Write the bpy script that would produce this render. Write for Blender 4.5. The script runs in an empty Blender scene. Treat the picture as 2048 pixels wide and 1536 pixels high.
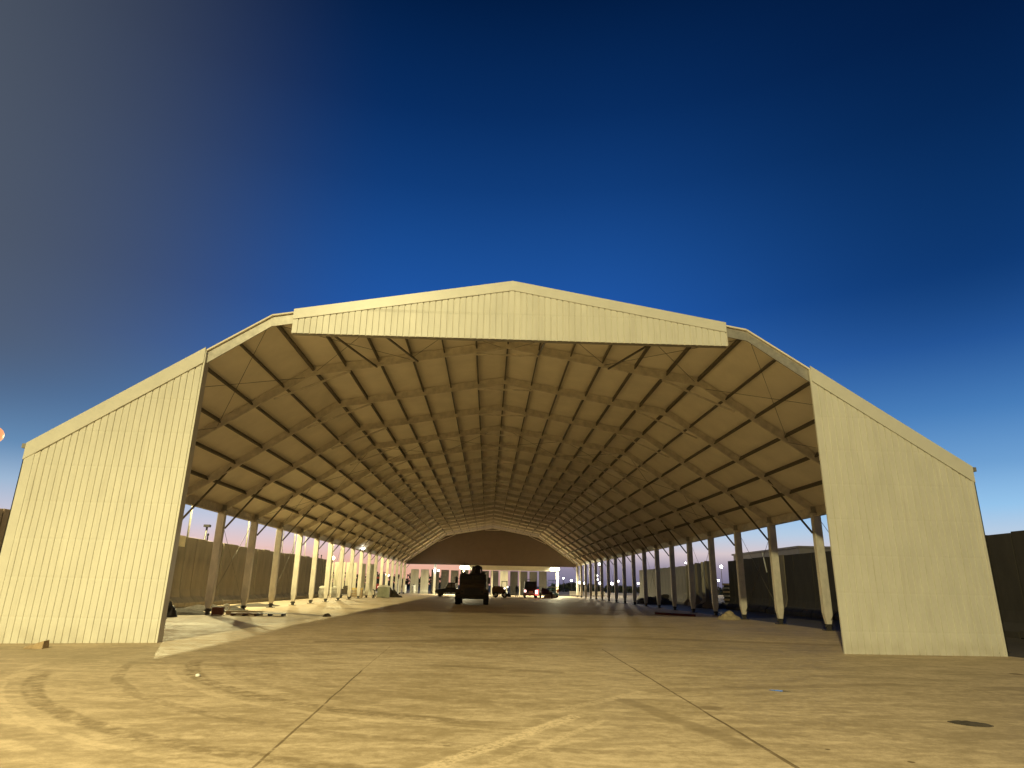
import bpy, math, random
from mathutils import Vector, Matrix, noise
R = math.radians
rnd = random.Random(7)
C = bpy.context.scene.collection
sc = bpy.context.scene

# ------------------------------------------------------------------ helpers
class MB:
    def __init__(s):
        s.v = []; s.f = []; s.sm = []
    def add(s, vs, fs, smooth=False):
        o = len(s.v); s.v += [tuple(p) for p in vs]
        for f in fs:
            s.f.append(tuple(i + o for i in f)); s.sm.append(smooth)
    def box(s, x0, x1, y0, y1, z0, z1):
        s.add([(x0,y0,z0),(x1,y0,z0),(x1,y1,z0),(x0,y1,z0),(x0,y0,z1),(x1,y0,z1),(x1,y1,z1),(x0,y1,z1)],
              [(0,3,2,1),(4,5,6,7),(0,1,5,4),(1,2,6,5),(2,3,7,6),(3,0,4,7)])
        return s
    def hexa(s, b, t):
        s.add(list(b) + list(t), [(3,2,1,0),(4,5,6,7),(0,1,5,4),(1,2,6,5),(2,3,7,6),(3,0,4,7)]); return s
    def beam(s, a, b, w, h, up=(0,0,1)):
        a = Vector(a); b = Vector(b); d = (b - a).normalized(); up = Vector(up)
        if abs(d.dot(up)) > .98: up = Vector((0,1,0))
        u = d.cross(up).normalized() * w / 2; n = u.cross(d).normalized() * h / 2
        q = [-u - n, u - n, u + n, -u + n]
        s.hexa([a + k for k in q], [b + k for k in q]); return s
    def cyl(s, a, b, r0, r1=None, n=12, cap=True):
        r1 = r0 if r1 is None else r1
        a = Vector(a); b = Vector(b); d = (b - a).normalized()
        u = d.orthogonal().normalized(); w = d.cross(u)
        ring = lambda c, r: [c + (u * math.cos(6.28319 * i / n) + w * math.sin(6.28319 * i / n)) * r for i in range(n)]
        o = len(s.v)
        s.add(ring(a, r0) + ring(b, r1), [(i, (i + 1) % n, n + (i + 1) % n, n + i) for i in range(n)], True)
        if cap:
            s.f.append(tuple(o + i for i in reversed(range(n)))); s.sm.append(False)
            s.f.append(tuple(o + n + i for i in range(n))); s.sm.append(False)
        return s
    def prism(s, poly, axis, a, b):
        # poly of 2-D points (ccw), extruded along axis from a to b
        n = len(poly)
        mk = {'x': lambda p, t: (t, p[0], p[1]), 'y': lambda p, t: (p[0], t, p[1]), 'z': lambda p, t: (p[0], p[1], t)}[axis]
        s.add([mk(p, a) for p in poly] + [mk(p, b) for p in poly],
              [tuple(reversed(range(n))), tuple(range(n, 2 * n))] + [(i, (i + 1) % n, n + (i + 1) % n, n + i) for i in range(n)])
        return s
    def ball(s, c, rx, ry, rz, n=12, m=8, jit=0, seed=0):
        c = Vector(c); vs = [c + Vector((0, 0, rz))]
        rr = random.Random(seed)
        for j in range(1, m):
            t = math.pi * j / m
            for i in range(n):
                p = 6.28319 * i / n; k = 1 + rr.uniform(-jit, jit)
                vs.append(c + Vector((rx * math.sin(t) * math.cos(p) * k, ry * math.sin(t) * math.sin(p) * k, rz * math.cos(t) * k)))
        vs.append(c - Vector((0, 0, rz))); L = len(vs) - 1
        fs = [(0, 1 + i, 1 + (i + 1) % n) for i in range(n)]
        for j in range(m - 2):
            a = 1 + j * n
            fs += [(a + i, a + n + i, a + n + (i + 1) % n, a + (i + 1) % n) for i in range(n)]
        a = 1 + (m - 2) * n
        fs += [(a + i, L, a + (i + 1) % n) for i in range(n)]
        s.add(vs, fs, True); return s
    def build(s, name, mat, parent=None, bevel=0):
        me = bpy.data.meshes.new(name); me.from_pydata(s.v, [], s.f); me.update()
        me.polygons.foreach_set('use_smooth', s.sm)
        me.materials.append(mat)
        o = bpy.data.objects.new(name, me); C.objects.link(o)
        if parent: o.parent = parent
        if bevel:
            b = o.modifiers.new('bevel', 'BEVEL'); b.width = bevel; b.segments = 2; b.limit_method = 'ANGLE'; b.angle_limit = R(40)
        return o

def tag(o, label, cat, group=None):
    o['label'] = label; o['category'] = cat
    if group: o['group'] = group
    return o
def thing(name, label, cat, loc=(0, 0, 0), rz=0, group=None):
    o = bpy.data.objects.new(name, None); C.objects.link(o); o.empty_display_size = .3
    o.location = loc; o.rotation_euler = (0, 0, rz); tag(o, label, cat, group); return o
def dup(root, loc, rz=None, label=None, group=None):
    r = root.copy(); C.objects.link(r); r.location = loc
    if rz is not None: r.rotation_euler = (0, 0, rz)
    if label: r['label'] = label
    if group: r['group'] = group
    for ch in list(root.children):
        c = ch.copy(); C.objects.link(c); c.parent = r
        for g in ch.children:
            d = g.copy(); C.objects.link(d); d.parent = c
    return r
def structure(o):
    o['kind'] = 'structure'; return o

# ------------------------------------------------------------------ materials
def mat(name, col, rough=.6, metal=0., var=.12, scale=6., bump=.0, bscale=40., stretch=(1, 1, 1), spec=.5):
    m = bpy.data.materials.new(name); m.use_nodes = True; nt = m.node_tree; N = nt.nodes; L = nt.links
    b = N['Principled BSDF']; b.inputs['Roughness'].default_value = rough; b.inputs['Metallic'].default_value = metal
    b.inputs['Specular IOR Level'].default_value = spec
    tc = N.new('ShaderNodeTexCoord'); mp = N.new('ShaderNodeMapping'); mp.inputs['Scale'].default_value = stretch
    L.new(tc.outputs['Object'], mp.inputs['Vector'])
    n = N.new('ShaderNodeTexNoise'); n.inputs['Scale'].default_value = scale; n.inputs['Detail'].default_value = 6
    n.inputs['Roughness'].default_value = .62
    L.new(mp.outputs[0], n.inputs['Vector'])
    r = N.new('ShaderNodeValToRGB'); e = r.color_ramp.elements
    e[0].position = .3; e[1].position = .72
    e[0].color = tuple(c * (1 - var) for c in col) + (1,); e[1].color = tuple(min(1, c * (1 + var)) for c in col) + (1,)
    L.new(n.outputs[0], r.inputs[0]); L.new(r.outputs[0], b.inputs['Base Color'])
    if bump:
        n2 = N.new('ShaderNodeTexNoise'); n2.inputs['Scale'].default_value = bscale; n2.inputs['Detail'].default_value = 4
        L.new(mp.outputs[0], n2.inputs['Vector'])
        bp = N.new('ShaderNodeBump'); bp.inputs['Strength'].default_value = bump; bp.inputs['Distance'].default_value = .02
        L.new(n2.outputs[0], bp.inputs['Height']); L.new(bp.outputs[0], b.inputs['Normal'])
    return m
def emit(name, col, strength):
    m = bpy.data.materials.new(name); m.use_nodes = True; b = m.node_tree.nodes['Principled BSDF']
    b.inputs['Base Color'].default_value = (.05, .05, .05, 1); b.inputs['Emission Color'].default_value = col + (1,)
    b.inputs['Emission Strength'].default_value = strength
    return m

M_panel = mat('painted_sheet', (.66, .64, .56), .42, 0, .06, 2.5, .12, 6., (1, 1, .35))
def weather(m, rows=True):
    nt = m.node_tree; N = nt.nodes; L = nt.links; b = N['Principled BSDF']; tc = N.new('ShaderNodeTexCoord'); sp = N.new('ShaderNodeSeparateXYZ'); L.new(tc.outputs['Object'], sp.inputs[0])
    def mt(op, a, c):
        n = N.new('ShaderNodeMath'); n.operation = op
        for i, q in enumerate((a, c)):
            if isinstance(q, (int, float)): n.inputs[i].default_value = q
            else: L.new(q, n.inputs[i])
        return n.outputs[0]
    def ms(v, lo, hi, o0, o1):
        n = N.new('ShaderNodeMapRange'); n.interpolation_type = 'SMOOTHSTEP'
        for i, q in enumerate((lo, hi, o0, o1)): n.inputs[i + 1].default_value = q
        L.new(v, n.inputs[0]); return n.outputs[0]
    src = b.inputs['Base Color'].links[0].from_socket
    mp = N.new('ShaderNodeMapping'); mp.inputs['Scale'].default_value = (9, 9, .35); L.new(tc.outputs['Object'], mp.inputs[0])
    ns = N.new('ShaderNodeTexNoise'); ns.inputs['Scale'].default_value = 1.; ns.inputs['Detail'].default_value = 5; L.new(mp.outputs[0], ns.inputs[0])
    streak = ms(ns.outputs[0], .52, .78, 0, .22)
    n2 = N.new('ShaderNodeTexNoise'); n2.inputs['Scale'].default_value = 2.2; n2.inputs['Detail'].default_value = 6; L.new(tc.outputs['Object'], n2.inputs[0])
    dirt = mt('MULTIPLY', ms(sp.outputs[2], .55, -.1, 0, .3), ms(n2.outputs[0], .35, .65, .1, 1))
    n3 = N.new('ShaderNodeTexNoise'); n3.inputs['Scale'].default_value = 26.; n3.inputs['Detail'].default_value = 2; L.new(tc.outputs['Object'], n3.inputs[0])
    spot = ms(n3.outputs[0], .77, .82, 0, .5)
    mx = N.new('ShaderNodeMix'); mx.data_type = 'RGBA'; L.new(mt('MAXIMUM', mt('MAXIMUM', streak, dirt), spot), mx.inputs[0]); L.new(src, mx.inputs[6]); mx.inputs[7].default_value = (.36, .31, .22, 1)
    L.new(mx.outputs[2], b.inputs['Base Color'])
    # dimples along the girt lines
    rowd = mt('ABSOLUTE', mt('SUBTRACT', mt('FRACT', mt('DIVIDE', sp.outputs[2], 1.12), 0), .5), 0)
    dim = ms(rowd, .0, .045, 1, 0)
    n4 = N.new('ShaderNodeTexNoise'); n4.inputs['Scale'].default_value = 1.1; n4.inputs['Detail'].default_value = 2; L.new(tc.outputs['Object'], n4.inputs[0])
    h = mt('ADD', mt('MULTIPLY', dim, -.55), mt('MULTIPLY', n4.outputs[0], 1.6))
    bp = N.new('ShaderNodeBump'); bp.inputs['Strength'].default_value = .5; bp.inputs['Distance'].default_value = .02; L.new(h, bp.inputs['Height']); L.new(bp.outputs[0], b.inputs['Normal'])
weather(M_panel)
M_trim = mat('painted_trim', (.66, .64, .56), .38, 0, .05, 2., .12, 4.)
M_galv = mat('galvanised_steel', (.36, .34, .30), .45, .35, .22, 5., .1, 12.)
M_liner = mat('roof_liner', (.82, .755, .64), .75, 0, .07, .9)
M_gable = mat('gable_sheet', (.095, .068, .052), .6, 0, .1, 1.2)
M_purlin = mat('purlin_steel', (.12, .105, .08), .55, .3, .15, 4.)
M_rafter = mat('rafter_steel', (.66, .60, .50), .5, .1, .2, 3., .1, 10.)
M_column = mat('column_steel', (.72, .67, .58), .5, .1, .2, 3., .1, 9., (1, 1, .4))
M_dark = mat('dark_steel', (.05, .045, .04), .6, .2, .2, 6.)
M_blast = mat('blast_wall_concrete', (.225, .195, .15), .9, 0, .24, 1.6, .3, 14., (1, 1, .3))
M_blast_shade = mat('shaded_wall_concrete', (.05, .044, .037), .9, 0, .25, 1.6, .3, 14., (1, 1, .3))  # shade on the right and rear rows put into a darker concrete colour
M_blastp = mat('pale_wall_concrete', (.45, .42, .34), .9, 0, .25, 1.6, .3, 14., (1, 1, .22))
M_rubber = mat('tyre_rubber', (.025, .023, .02), .85, 0, .2, 8.)
M_truck = mat('truck_paint', (.085, .055, .034), .55, 0, .2, 4.)
M_truckd = mat('truck_paint_dark', (.036, .029, .023), .6, 0, .2, 4.)
M_glass = mat('dark_glass', (.03, .035, .04), .12, 0, .1, 3.)
M_black = mat('black_paint', (.022, .02, .022), .5, 0, .2, 5.)
M_brown = mat('brown_paint', (.17, .085, .04), .6, 0, .2, 5.)
M_redr = mat('red_primer', (.32, .035, .03), .6, 0, .2, 4.)
M_redd = mat('dark_red_primer', (.12, .018, .018), .65, 0, .2, 4.)
M_redbox = mat('red_brown_wood', (.14, .05, .03), .8, 0, .25, 8.)
M_wood = mat('raw_timber', (.36, .26, .15), .85, 0, .25, 9., .2, 30.)
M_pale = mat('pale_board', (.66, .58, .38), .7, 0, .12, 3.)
M_white = mat('white_plastic', (.72, .72, .68), .5, 0, .08, 4.)
M_bag = mat('white_bag_cloth', (.6, .57, .5), .85, 0, .14, 5., .5, 8.)
M_gray = mat('grey_cloth', (.27, .25, .22), .85, 0, .2, 5., .5, 8.)
M_green = mat('green_grey_paint', (.30, .31, .22), .6, 0, .15, 4.)
M_teal = mat('teal_paint', (.07, .17, .17), .5, 0, .15, 5.)
M_yellow = mat('yellow_paint', (.55, .38, .09), .55, 0, .15, 5.)
M_orange = mat('orange_paint', (.5, .2, .06), .55, 0, .15, 5.)
M_sand = mat('loose_sand', (.40, .33, .22), .95, 0, .25, 6., .6, 16.)
M_rub = mat('dark_rubble', (.06, .048, .036), .95, 0, .5, 7., .9, 22.)
M_bldg = mat('pale_plaster', (.42, .38, .36), .85, 0, .08, 1.)
M_leaf = mat('dark_foliage', (.035, .045, .025), .9, 0, .3, 3.)
M_cloth = mat('dark_clothing', (.02, .02, .022), .85, 0, .2, 9.)
M_skin = mat('skin', (.35, .2, .13), .6, 0, .08, 9.)
E_white = emit('white_lamp', (1., .97, .85), 30.)
E_flood = emit('flood_lamp', (1., .95, .66), 22.)
E_warm = emit('warm_lamp', (1., .72, .34), 14.)
E_sodium = emit('sodium_lamp', (1., .40, .16), 1.05)
E_red = emit('red_tail_lamp', (1., .06, .05), 6.)
E_hot = emit('hot_tail_lamp', (1., .55, .5), 8.)

# ------------------------------------------------------------------ camera
cam_d = bpy.data.cameras.new('camera'); cam = bpy.data.objects.new('camera', cam_d); C.objects.link(cam); sc.camera = cam
CAM = Vector((-.5754, -19.6723, 1.7)); YAW, PIT, ROL, F = .0301, .3031, .0193, 1289.3
f = Vector((math.sin(YAW) * math.cos(PIT), math.cos(YAW) * math.cos(PIT), math.sin(PIT)))
r = Vector((math.cos(YAW), -math.sin(YAW), 0)); u = r.cross(f)
r2 = r * math.cos(ROL) + u * math.sin(ROL); u2 = -r * math.sin(ROL) + u * math.cos(ROL)
cam.matrix_world = Matrix(((r2.x, u2.x, -f.x, CAM.x), (r2.y, u2.y, -f.y, CAM.y), (r2.z, u2.z, -f.z, CAM.z), (0, 0, 0, 1)))
cam_d.sensor_width = 36; cam_d.lens = 36 * F / 2048; cam_d.clip_start = .1; cam_d.clip_end = 6000

# ------------------------------------------------------------------ ground
def zg(x, y):
    t = min(1, max(0, (y - 1.5) / 7.)); t = t * t * (3 - 2 * t)
    z = -.077 * (1 - t)
    if x < -10 : z -= .10 * min(1, (-10 - x) / 5.) * (1 - t) * min(1, max(0, (y + 14) / 12))
    return z

def ground_mat(name, c_lo, c_hi, marks=True):
    m = bpy.data.materials.new(name); m.use_nodes = True; nt = m.node_tree; N = nt.nodes; L = nt.links
    b = N['Principled BSDF']
    geo = N.new('ShaderNodeTexCoord'); P = geo.outputs['Object']
    def noise_(vec, scale, detail=6, rough=.6, dist=0):
        n = N.new('ShaderNodeTexNoise'); n.inputs['Scale'].default_value = scale; n.inputs['Detail'].default_value = detail
        n.inputs['Roughness'].default_value = rough; n.inputs['Distortion'].default_value = dist
        L.new(vec, n.inputs['Vector']); return n.outputs[0]
    def mapping(vec, scale=(1, 1, 1), rot=(0, 0, 0), loc=(0, 0, 0)):
        n = N.new('ShaderNodeMapping'); n.inputs['Scale'].default_value = scale; n.inputs['Rotation'].default_value = rot
        n.inputs['Location'].default_value = loc; L.new(vec, n.inputs['Vector']); return n.outputs[0]
    def math_(op, a, b_=None, c_=None):
        n = N.new('ShaderNodeMath'); n.operation = op
        for i, q in enumerate((a, b_, c_)):
            if q is None: continue
            if isinstance(q, (int, float)): n.inputs[i].default_value = q
            else: L.new(q, n.inputs[i])
        return n.outputs[0]
    def smooth(v, lo, hi, o0=0., o1=1.):
        n = N.new('ShaderNodeMapRange'); n.interpolation_type = 'SMOOTHSTEP'
        n.inputs[1].default_value = lo; n.inputs[2].default_value = hi; n.inputs[3].default_value = o0; n.inputs[4].default_value = o1
        L.new(v, n.inputs[0]); return n.outputs[0]
    def mixc(fac, a, b_, blend='MIX'):
        n = N.new('ShaderNodeMix'); n.data_type = 'RGBA'; n.blend_type = blend
        for i, q in ((0, fac), (6, a), (7, b_)):
            if isinstance(q, (int, float)): n.inputs[i].default_value = q
            elif isinstance(q, tuple): n.inputs[i].default_value = q
            else: L.new(q, n.inputs[i])
        return n.outputs[2]
    broad = noise_(mapping(P, (.10, .16, 1)), 1., 4)
    fine = noise_(P, 9., 8, .7)
    grain = noise_(P, 60., 4, .7)
    sweep = noise_(mapping(P, (.42, 1.25, 1), (0, 0, R(-9))), 1.2, 8, .68, 1.1)       # wind and tyre sweeps across the slab
    sweep2 = noise_(mapping(P, (.8, 2.0, 1), (0, 0, R(14))), 1.25, 8, .68, 1.4)
    v = math_('ADD', math_('MULTIPLY', sweep, .66), math_('MULTIPLY', sweep2, .44))
    v = math_('ADD', v, math_('MULTIPLY', broad, .38))
    mid = noise_(mapping(P, (1.2, 1.9, 1), (0, 0, R(-20))), 2.4, 7, .72, .8)
    v = math_('ADD', v, math_('MULTIPLY', fine, .42))
    v = math_('ADD', v, math_('MULTIPLY', mid, .46))
    v = math_('ADD', v, math_('MULTIPLY', grain, .34))
    v = smooth(v, 1.17, 1.57)
    col = mixc(v, c_lo + (1,), c_hi + (1,))
    if marks:
        sep = N.new('ShaderNodeSeparateXYZ'); L.new(P, sep.inputs[0]); X, Y = sep.outputs[0], sep.outputs[1]
        wob = math_('MULTIPLY', math_('SUBTRACT', noise_(P, .9, 3), .5), .5)
        def arc(cx, cy, rad, w, a0, a1, strength, dark, tread=False):
            nonlocal col
            dx = math_('SUBTRACT', X, cx); dy = math_('SUBTRACT', Y, cy)
            d = math_('SQRT', math_('ADD', math_('MULTIPLY', dx, dx), math_('MULTIPLY', dy, dy)))
            d = math_('ABSOLUTE', math_('ADD', math_('SUBTRACT', d, rad), math_('MULTIPLY', wob, .45)))
            k = smooth(d, w * .55, w, 1., 0.)
            ang = math_('ARCTAN2', dy, dx)
            k = math_('MULTIPLY', k, math_('MULTIPLY', smooth(ang, a0, a0 + .12), smooth(ang, a1 - .12, a1, 1., 0.)))
            tex = smooth(noise_(P, 16. if tread else 5., 5, .7), .34, .62)
            k = math_('MULTIPLY', k, math_('MULTIPLY', tex, strength))
            col = mixc(k, col, dark + (1,))
        D = (c_lo[0] * .66, c_lo[1] * .64, c_lo[2] * .60); Lt = (min(1, c_hi[0] * 1.25), min(1, c_hi[1] * 1.25), min(1, c_hi[2] * 1.25))
        # turning tyre marks on the left: (centre, radius, half width, angles, strength)
        for (cx, cy, rad, w, a0, a1, st, cc) in ARCS(D, Lt):
            arc(cx, cy, rad, w, a0, a1, st, cc)
        def line(x0, y0, x1, y1, w, st, cc, tread=False, wobk=.5):
            nonlocal col
            ln = math.hypot(x1 - x0, y1 - y0); tx, ty = (x1 - x0) / ln, (y1 - y0) / ln
            ax = math_('SUBTRACT', X, x0); ay = math_('SUBTRACT', Y, y0)
            t = math_('ADD', math_('MULTIPLY', ax, tx), math_('MULTIPLY', ay, ty))
            d = math_('ABSOLUTE', math_('ADD', math_('SUBTRACT', math_('MULTIPLY', ax, ty), math_('MULTIPLY', ay, tx)), math_('MULTIPLY', wob, wobk)))
            k = math_('MULTIPLY', smooth(d, w * .5, w, 1., 0.), math_('MULTIPLY', smooth(t, 0., .15), smooth(t, ln - .15, ln, 1., 0.)))
            tex = smooth(noise_(P, 14. if tread else 3.5, 5, .7), .36 if tread else .25, .6 if tread else .5)
            k = math_('MULTIPLY', k, math_('MULTIPLY', tex, st)); col = mixc(k, col, cc + (1,))
        J = (c_lo[0] * .42, c_lo[1] * .38, c_lo[2] * .32)
        for (x0, y0, x1, y1, w, st) in [(-2.70, -16, -3.2, -4.6, .022, .85), (-3.2, -4.7, -3.4, 1, .016, .4), (2.68, -16, 2.92, 1.2, .028, .8), (2.75, -16, 2.78, -8.5, .015, .9),
                                       (8.9, -16, 9.3, 12, .022, .35), (-9.0, -16, -9.9, .0, .02, .3)]:
            line(x0, y0, x1, y1, w, st, J, False, .10)
        for (x0, y0, x1, y1, w, st) in [(-1.5, -12.9, .8, -9.3, .16, .75), (-1.2, -13.3, 1.15, -9.6, .10, .5), (.4, -9.2, 2.4, -6.9, .15, .4)]:
            line(x0, y0, x1, y1, w, st, Lt, True)
        for (x0, y0, x1, y1, w, st) in [(2.6, -11.2, 1.7, -7.8, .2, .5), (-1.9, -3.5, 1.2, -4.6, .22, .45), (-6, 2, 3, 4.5, .5, .5), (1, 6, 13, 3.5, .5, .5), (-3, 9, 8, 12, .8, .45), (2.2, -7, 8, -5.5, .25, .4)]:
            line(x0, y0, x1, y1, w, st, D)
        # oil spots
        for (cx, cy, ra, st) in [(3.49, -11.26, .035, .9), (4.15, -11.8, .045, .95), (11.99, -3.49, .16, .8), (3.0, -8.6, .22, .45), (1.1, 20.5, 1.2, .5), (9.4, 34., 1.1, .6), (5.2, 22, .5, .45), (-1, -11.3, .05, .5)]:
            ax = math_('SUBTRACT', X, cx); ay = math_('SUBTRACT', Y, cy)
            d = math_('ADD', math_('SQRT', math_('ADD', math_('MULTIPLY', ax, ax), math_('MULTIPLY', ay, ay))), math_('MULTIPLY', wob, ra))
            col = mixc(math_('MULTIPLY', smooth(d, ra * .6, ra * 1.1, 1., 0.), st), col, J + (1,))
    L.new(col, b.inputs['Base Color'])
    b.inputs['Specular IOR Level'].default_value = .16
    L.new(smooth(v, 0., 1., .55, .85), b.inputs['Roughness'])
    bp = N.new('ShaderNodeBump'); bp.inputs['Strength'].default_value = .35; bp.inputs['Distance'].default_value = .009
    L.new(math_('ADD', math_('MULTIPLY', fine, .7), math_('MULTIPLY', sweep, .6)), bp.inputs['Height']); L.new(bp.outputs[0], b.inputs['Normal'])
    return m
def ARCS(D, Lt):
    c = (1.6, -1.2)
    out = []
    for i, (rad, w, st, cc) in enumerate([(9.05, .20, .8, D), (9.45, .10, .38, Lt), (11.65, .20, .85, D), (12.1, .10, .42, Lt), (12.45, .16, .4, D), (13.5, .18, .8, D),
                                          (10.35, .14, .6, D), (8.35, .16, .35, D), (14.2, .2, .35, D), (7.5, .25, .3, D)]):
        out.append((c[0], c[1], rad, w, -2.95 + .07 * (i % 3), -1.75 + .1 * (i % 4), st, cc))
    return out
M_slab = ground_mat('dusty_concrete', (.31, .238, .148), (.575, .458, .325))
M_dirt = ground_mat('packed_dirt', (.12, .10, .075), (.20, .17, .125), False)
M_gravel = ground_mat('shaded_gravel', (.07, .062, .052), (.13, .115, .095), False)  # gravel, with the shade beside the hangar put into its dark tone

def sheet(name, m, xs, ys, dz, keep=None):
    b = MB(); idx = {}
    for j, y in enumerate(ys):
        for i, x in enumerate(xs):
            idx[i, j] = len(b.v); b.v.append((x, y, zg(x, y) + dz))
    for j in range(len(ys) - 1):
        for i in range(len(xs) - 1):
            if keep and not keep((xs[i] + xs[i + 1]) / 2, (ys[j] + ys[j + 1]) / 2): continue
            b.f.append((idx[i, j], idx[i + 1, j], idx[i + 1, j + 1], idx[i, j + 1])); b.sm.append(True)
    return structure(b.build(name, m))
def grid(a, b, n): return [a + (b - a) * i / n for i in range(n + 1)]
xs = [-1500, -400, -120] + grid(-60, 60, 60) + [120, 400, 1500]
ys = [-600, -120] + grid(-60, 30, 90) + grid(35, 140, 21) + [220, 400, 900, 3000]
sheet('ground', M_dirt, xs, ys, -.012)
xs = [-60, -40, -30] + grid(-25, 15.4, 60) + [16, 20, 28, 45, 60]
ys = [-60, -40, -30] + grid(-25, .5, 25) + grid(1, 9, 16) + [20, 40, 60, 80, 98.5, 104]
sheet('concrete_slab', M_slab, xs, ys, 0., lambda x, y: y < .7 or (x < 15.4 and x > -23))
sheet('gravel_strip', M_gravel, grid(15.402, 45, 30), grid(.9, 9, 16) + [20, 40, 60], -.006)

# ------------------------------------------------------------------ hangar
Y0 = .885; E, HE, K, HK, HA = 15.25, 5.67, 8.19, 10.39, 11.85
W1, W2, HX0, HX1, HZ = 10.21, 10.26, -7.45, 7.45, 9.72
BAY = 5.1094; FR = [.97 + .14 + BAY * k for k in range(20)]; FR[19] = 98.0; YR = 98.0
CX = 15.11
def roof(x, off=0.):
    x = abs(x)
    if x <= K:
        s = (HK - HA) / K; z = HA + s * x
    else:
        s = (HE - HK) / (E - K); z = HK + s * (x - K)
    return z - off * math.sqrt(1 + s * s)
hangar = thing('hangar', 'huge open fronted steel hangar with cream corrugated front panels and faceted roof', 'hangar', (0, 0, 0))

def corrugated(name, x0, x1, zb, zt, y, period, depth, groove, m, th=.03):
    """upright trapezoid-ribbed sheet facing -y; zb/zt give the bottom and the top edge"""
    b = MB(); pts = []
    x = x0; n = max(1, round((x1 - x0) / period)); p = (x1 - x0) / n
    for i in range(n):
        a = x0 + i * p; g = groove; lap = -.005 if i % 5 == 0 else 0
        pts += [(a, y + lap), (a + p - 2.2 * g, y + lap * .6), (a + p - 1.6 * g, y + depth), (a + p - .6 * g, y + depth)]
    pts.append((x1, y))
    fr = []; bk = []
    for (px, py) in pts:
        fr.append((px, py))
    nrow = 14; N_ = len(pts); vs = []
    for k in range(nrow + 1):
        for (px, py) in pts:
            lo, hi = zb(px), zt(px); z = lo + (hi - lo) * k / nrow
            # thin sheet: faint oil-canning between the screw lines
            w = .004 * math.sin(z * 3.1 + px * .7) + .003 * math.sin(px * 5.3 + z * .8)
            vs.append((px, py + w, z))
    fs = []
    for k in range(nrow):
        for i in range(N_ - 1):
            fs.append((k * N_ + i, k * N_ + i + 1, (k + 1) * N_ + i + 1, (k + 1) * N_ + i))
    b.add(vs, fs)
    o = b.build(name, m, hangar)
    s = o.modifiers.new('thickness', 'SOLIDIFY'); s.thickness = th; s.offset = -1
    return o
FD = .40                                    # fascia depth
gz = lambda x: zg(x, Y0) - .02
for sgn, w in ((-1, W1), (1, W2)):
    xa, xb = (-E + .30, -w) if sgn < 0 else (w, E - (.02))
    corrugated('wall_panel', xa, xb, gz, lambda x: roof(x, FD) + .06, Y0, .21, .034, .019, M_panel)
    b = MB(); th = .045                     # jamb at the opening, with its own return
    zt = roof(w, .05)
    b.box(*sorted((sgn * w, sgn * (w - .05))), Y0 - .02, Y0 + (.30 if sgn < 0 else .05), gz(sgn * w), zt)
    b.build('jamb', M_trim if sgn > 0 else M_trim, hangar)
    b = MB(); x = sgn * E                    # corner trim
    x0, x1 = sorted((x, x - sgn * (.32 if sgn < 0 else .10)))
    b.box(x0, x1, Y0 - .03, Y0 + .02, gz(x), roof(x, 0) - .02); b.box(*sorted((x, x - sgn * .03)), Y0 - .03, Y0 + .3, gz(x), roof(x, 0) - .02)
    b.build('corner_trim', M_trim, hangar)
    # fascia over the panel, then a set-back galvanised length to the header
    def strip(xa, xb, y, d, m, up=.0):
        b = MB(); q = sorted({xa, xb} | ({sgn * K} if min(xa, xb) < sgn * K < max(xa, xb) else set()))
        for p0, p1 in zip(q[:-1], q[1:]):
            b.hexa([(p0, y, roof(p0, d)), (p1, y, roof(p1, d)), (p1, y + .04, roof(p1, d)), (p0, y + .04, roof(p0, d))],
                   [(p0, y, roof(p0) + up), (p1, y, roof(p1) + up), (p1, y + .04, roof(p1) + up), (p0, y + .04, roof(p0) + up)])
        return b.build('fascia', m, hangar)
    strip(sgn * E, sgn * (w - .02), Y0 - .055, FD, M_trim, .05)
    strip(sgn * (w - .03), sgn * (HX1 + .01), Y0 + .10, .40, M_galv, -.01)
    strip(sgn * HX1, 0, Y0 - .055, .30, M_trim, .06)
corrugated('header_panel', HX0, HX1, lambda x: HZ, lambda x: roof(x, .28), Y0 - .02, .21, .034, .019, M_panel)
MB().box(HX0, HX1, Y0 + .06, Y0 + .2, HZ - .01, HZ + .10).build('header_rail', M_galv, hangar)
# roof skin, one folded sheet
prof = [(-E, HE), (-K, HK), (0, HA), (K, HK), (E, HE)]
b = MB(); ny = 40; ysr = grid(Y0 + .02, YR + .1, ny)
for j in range(ny):
    for (a, c) in zip(prof[:-1], prof[1:]):
        b.add([(a[0], ysr[j], a[1]), (c[0], ysr[j], c[1]), (c[0], ysr[j + 1], c[1]), (a[0], ysr[j + 1], a[1])], [(0, 1, 2, 3)])
o = b.build('roof', M_liner, hangar); s = o.modifiers.new('thickness', 'SOLIDIFY'); s.thickness = .05; s.offset = -1
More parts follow.
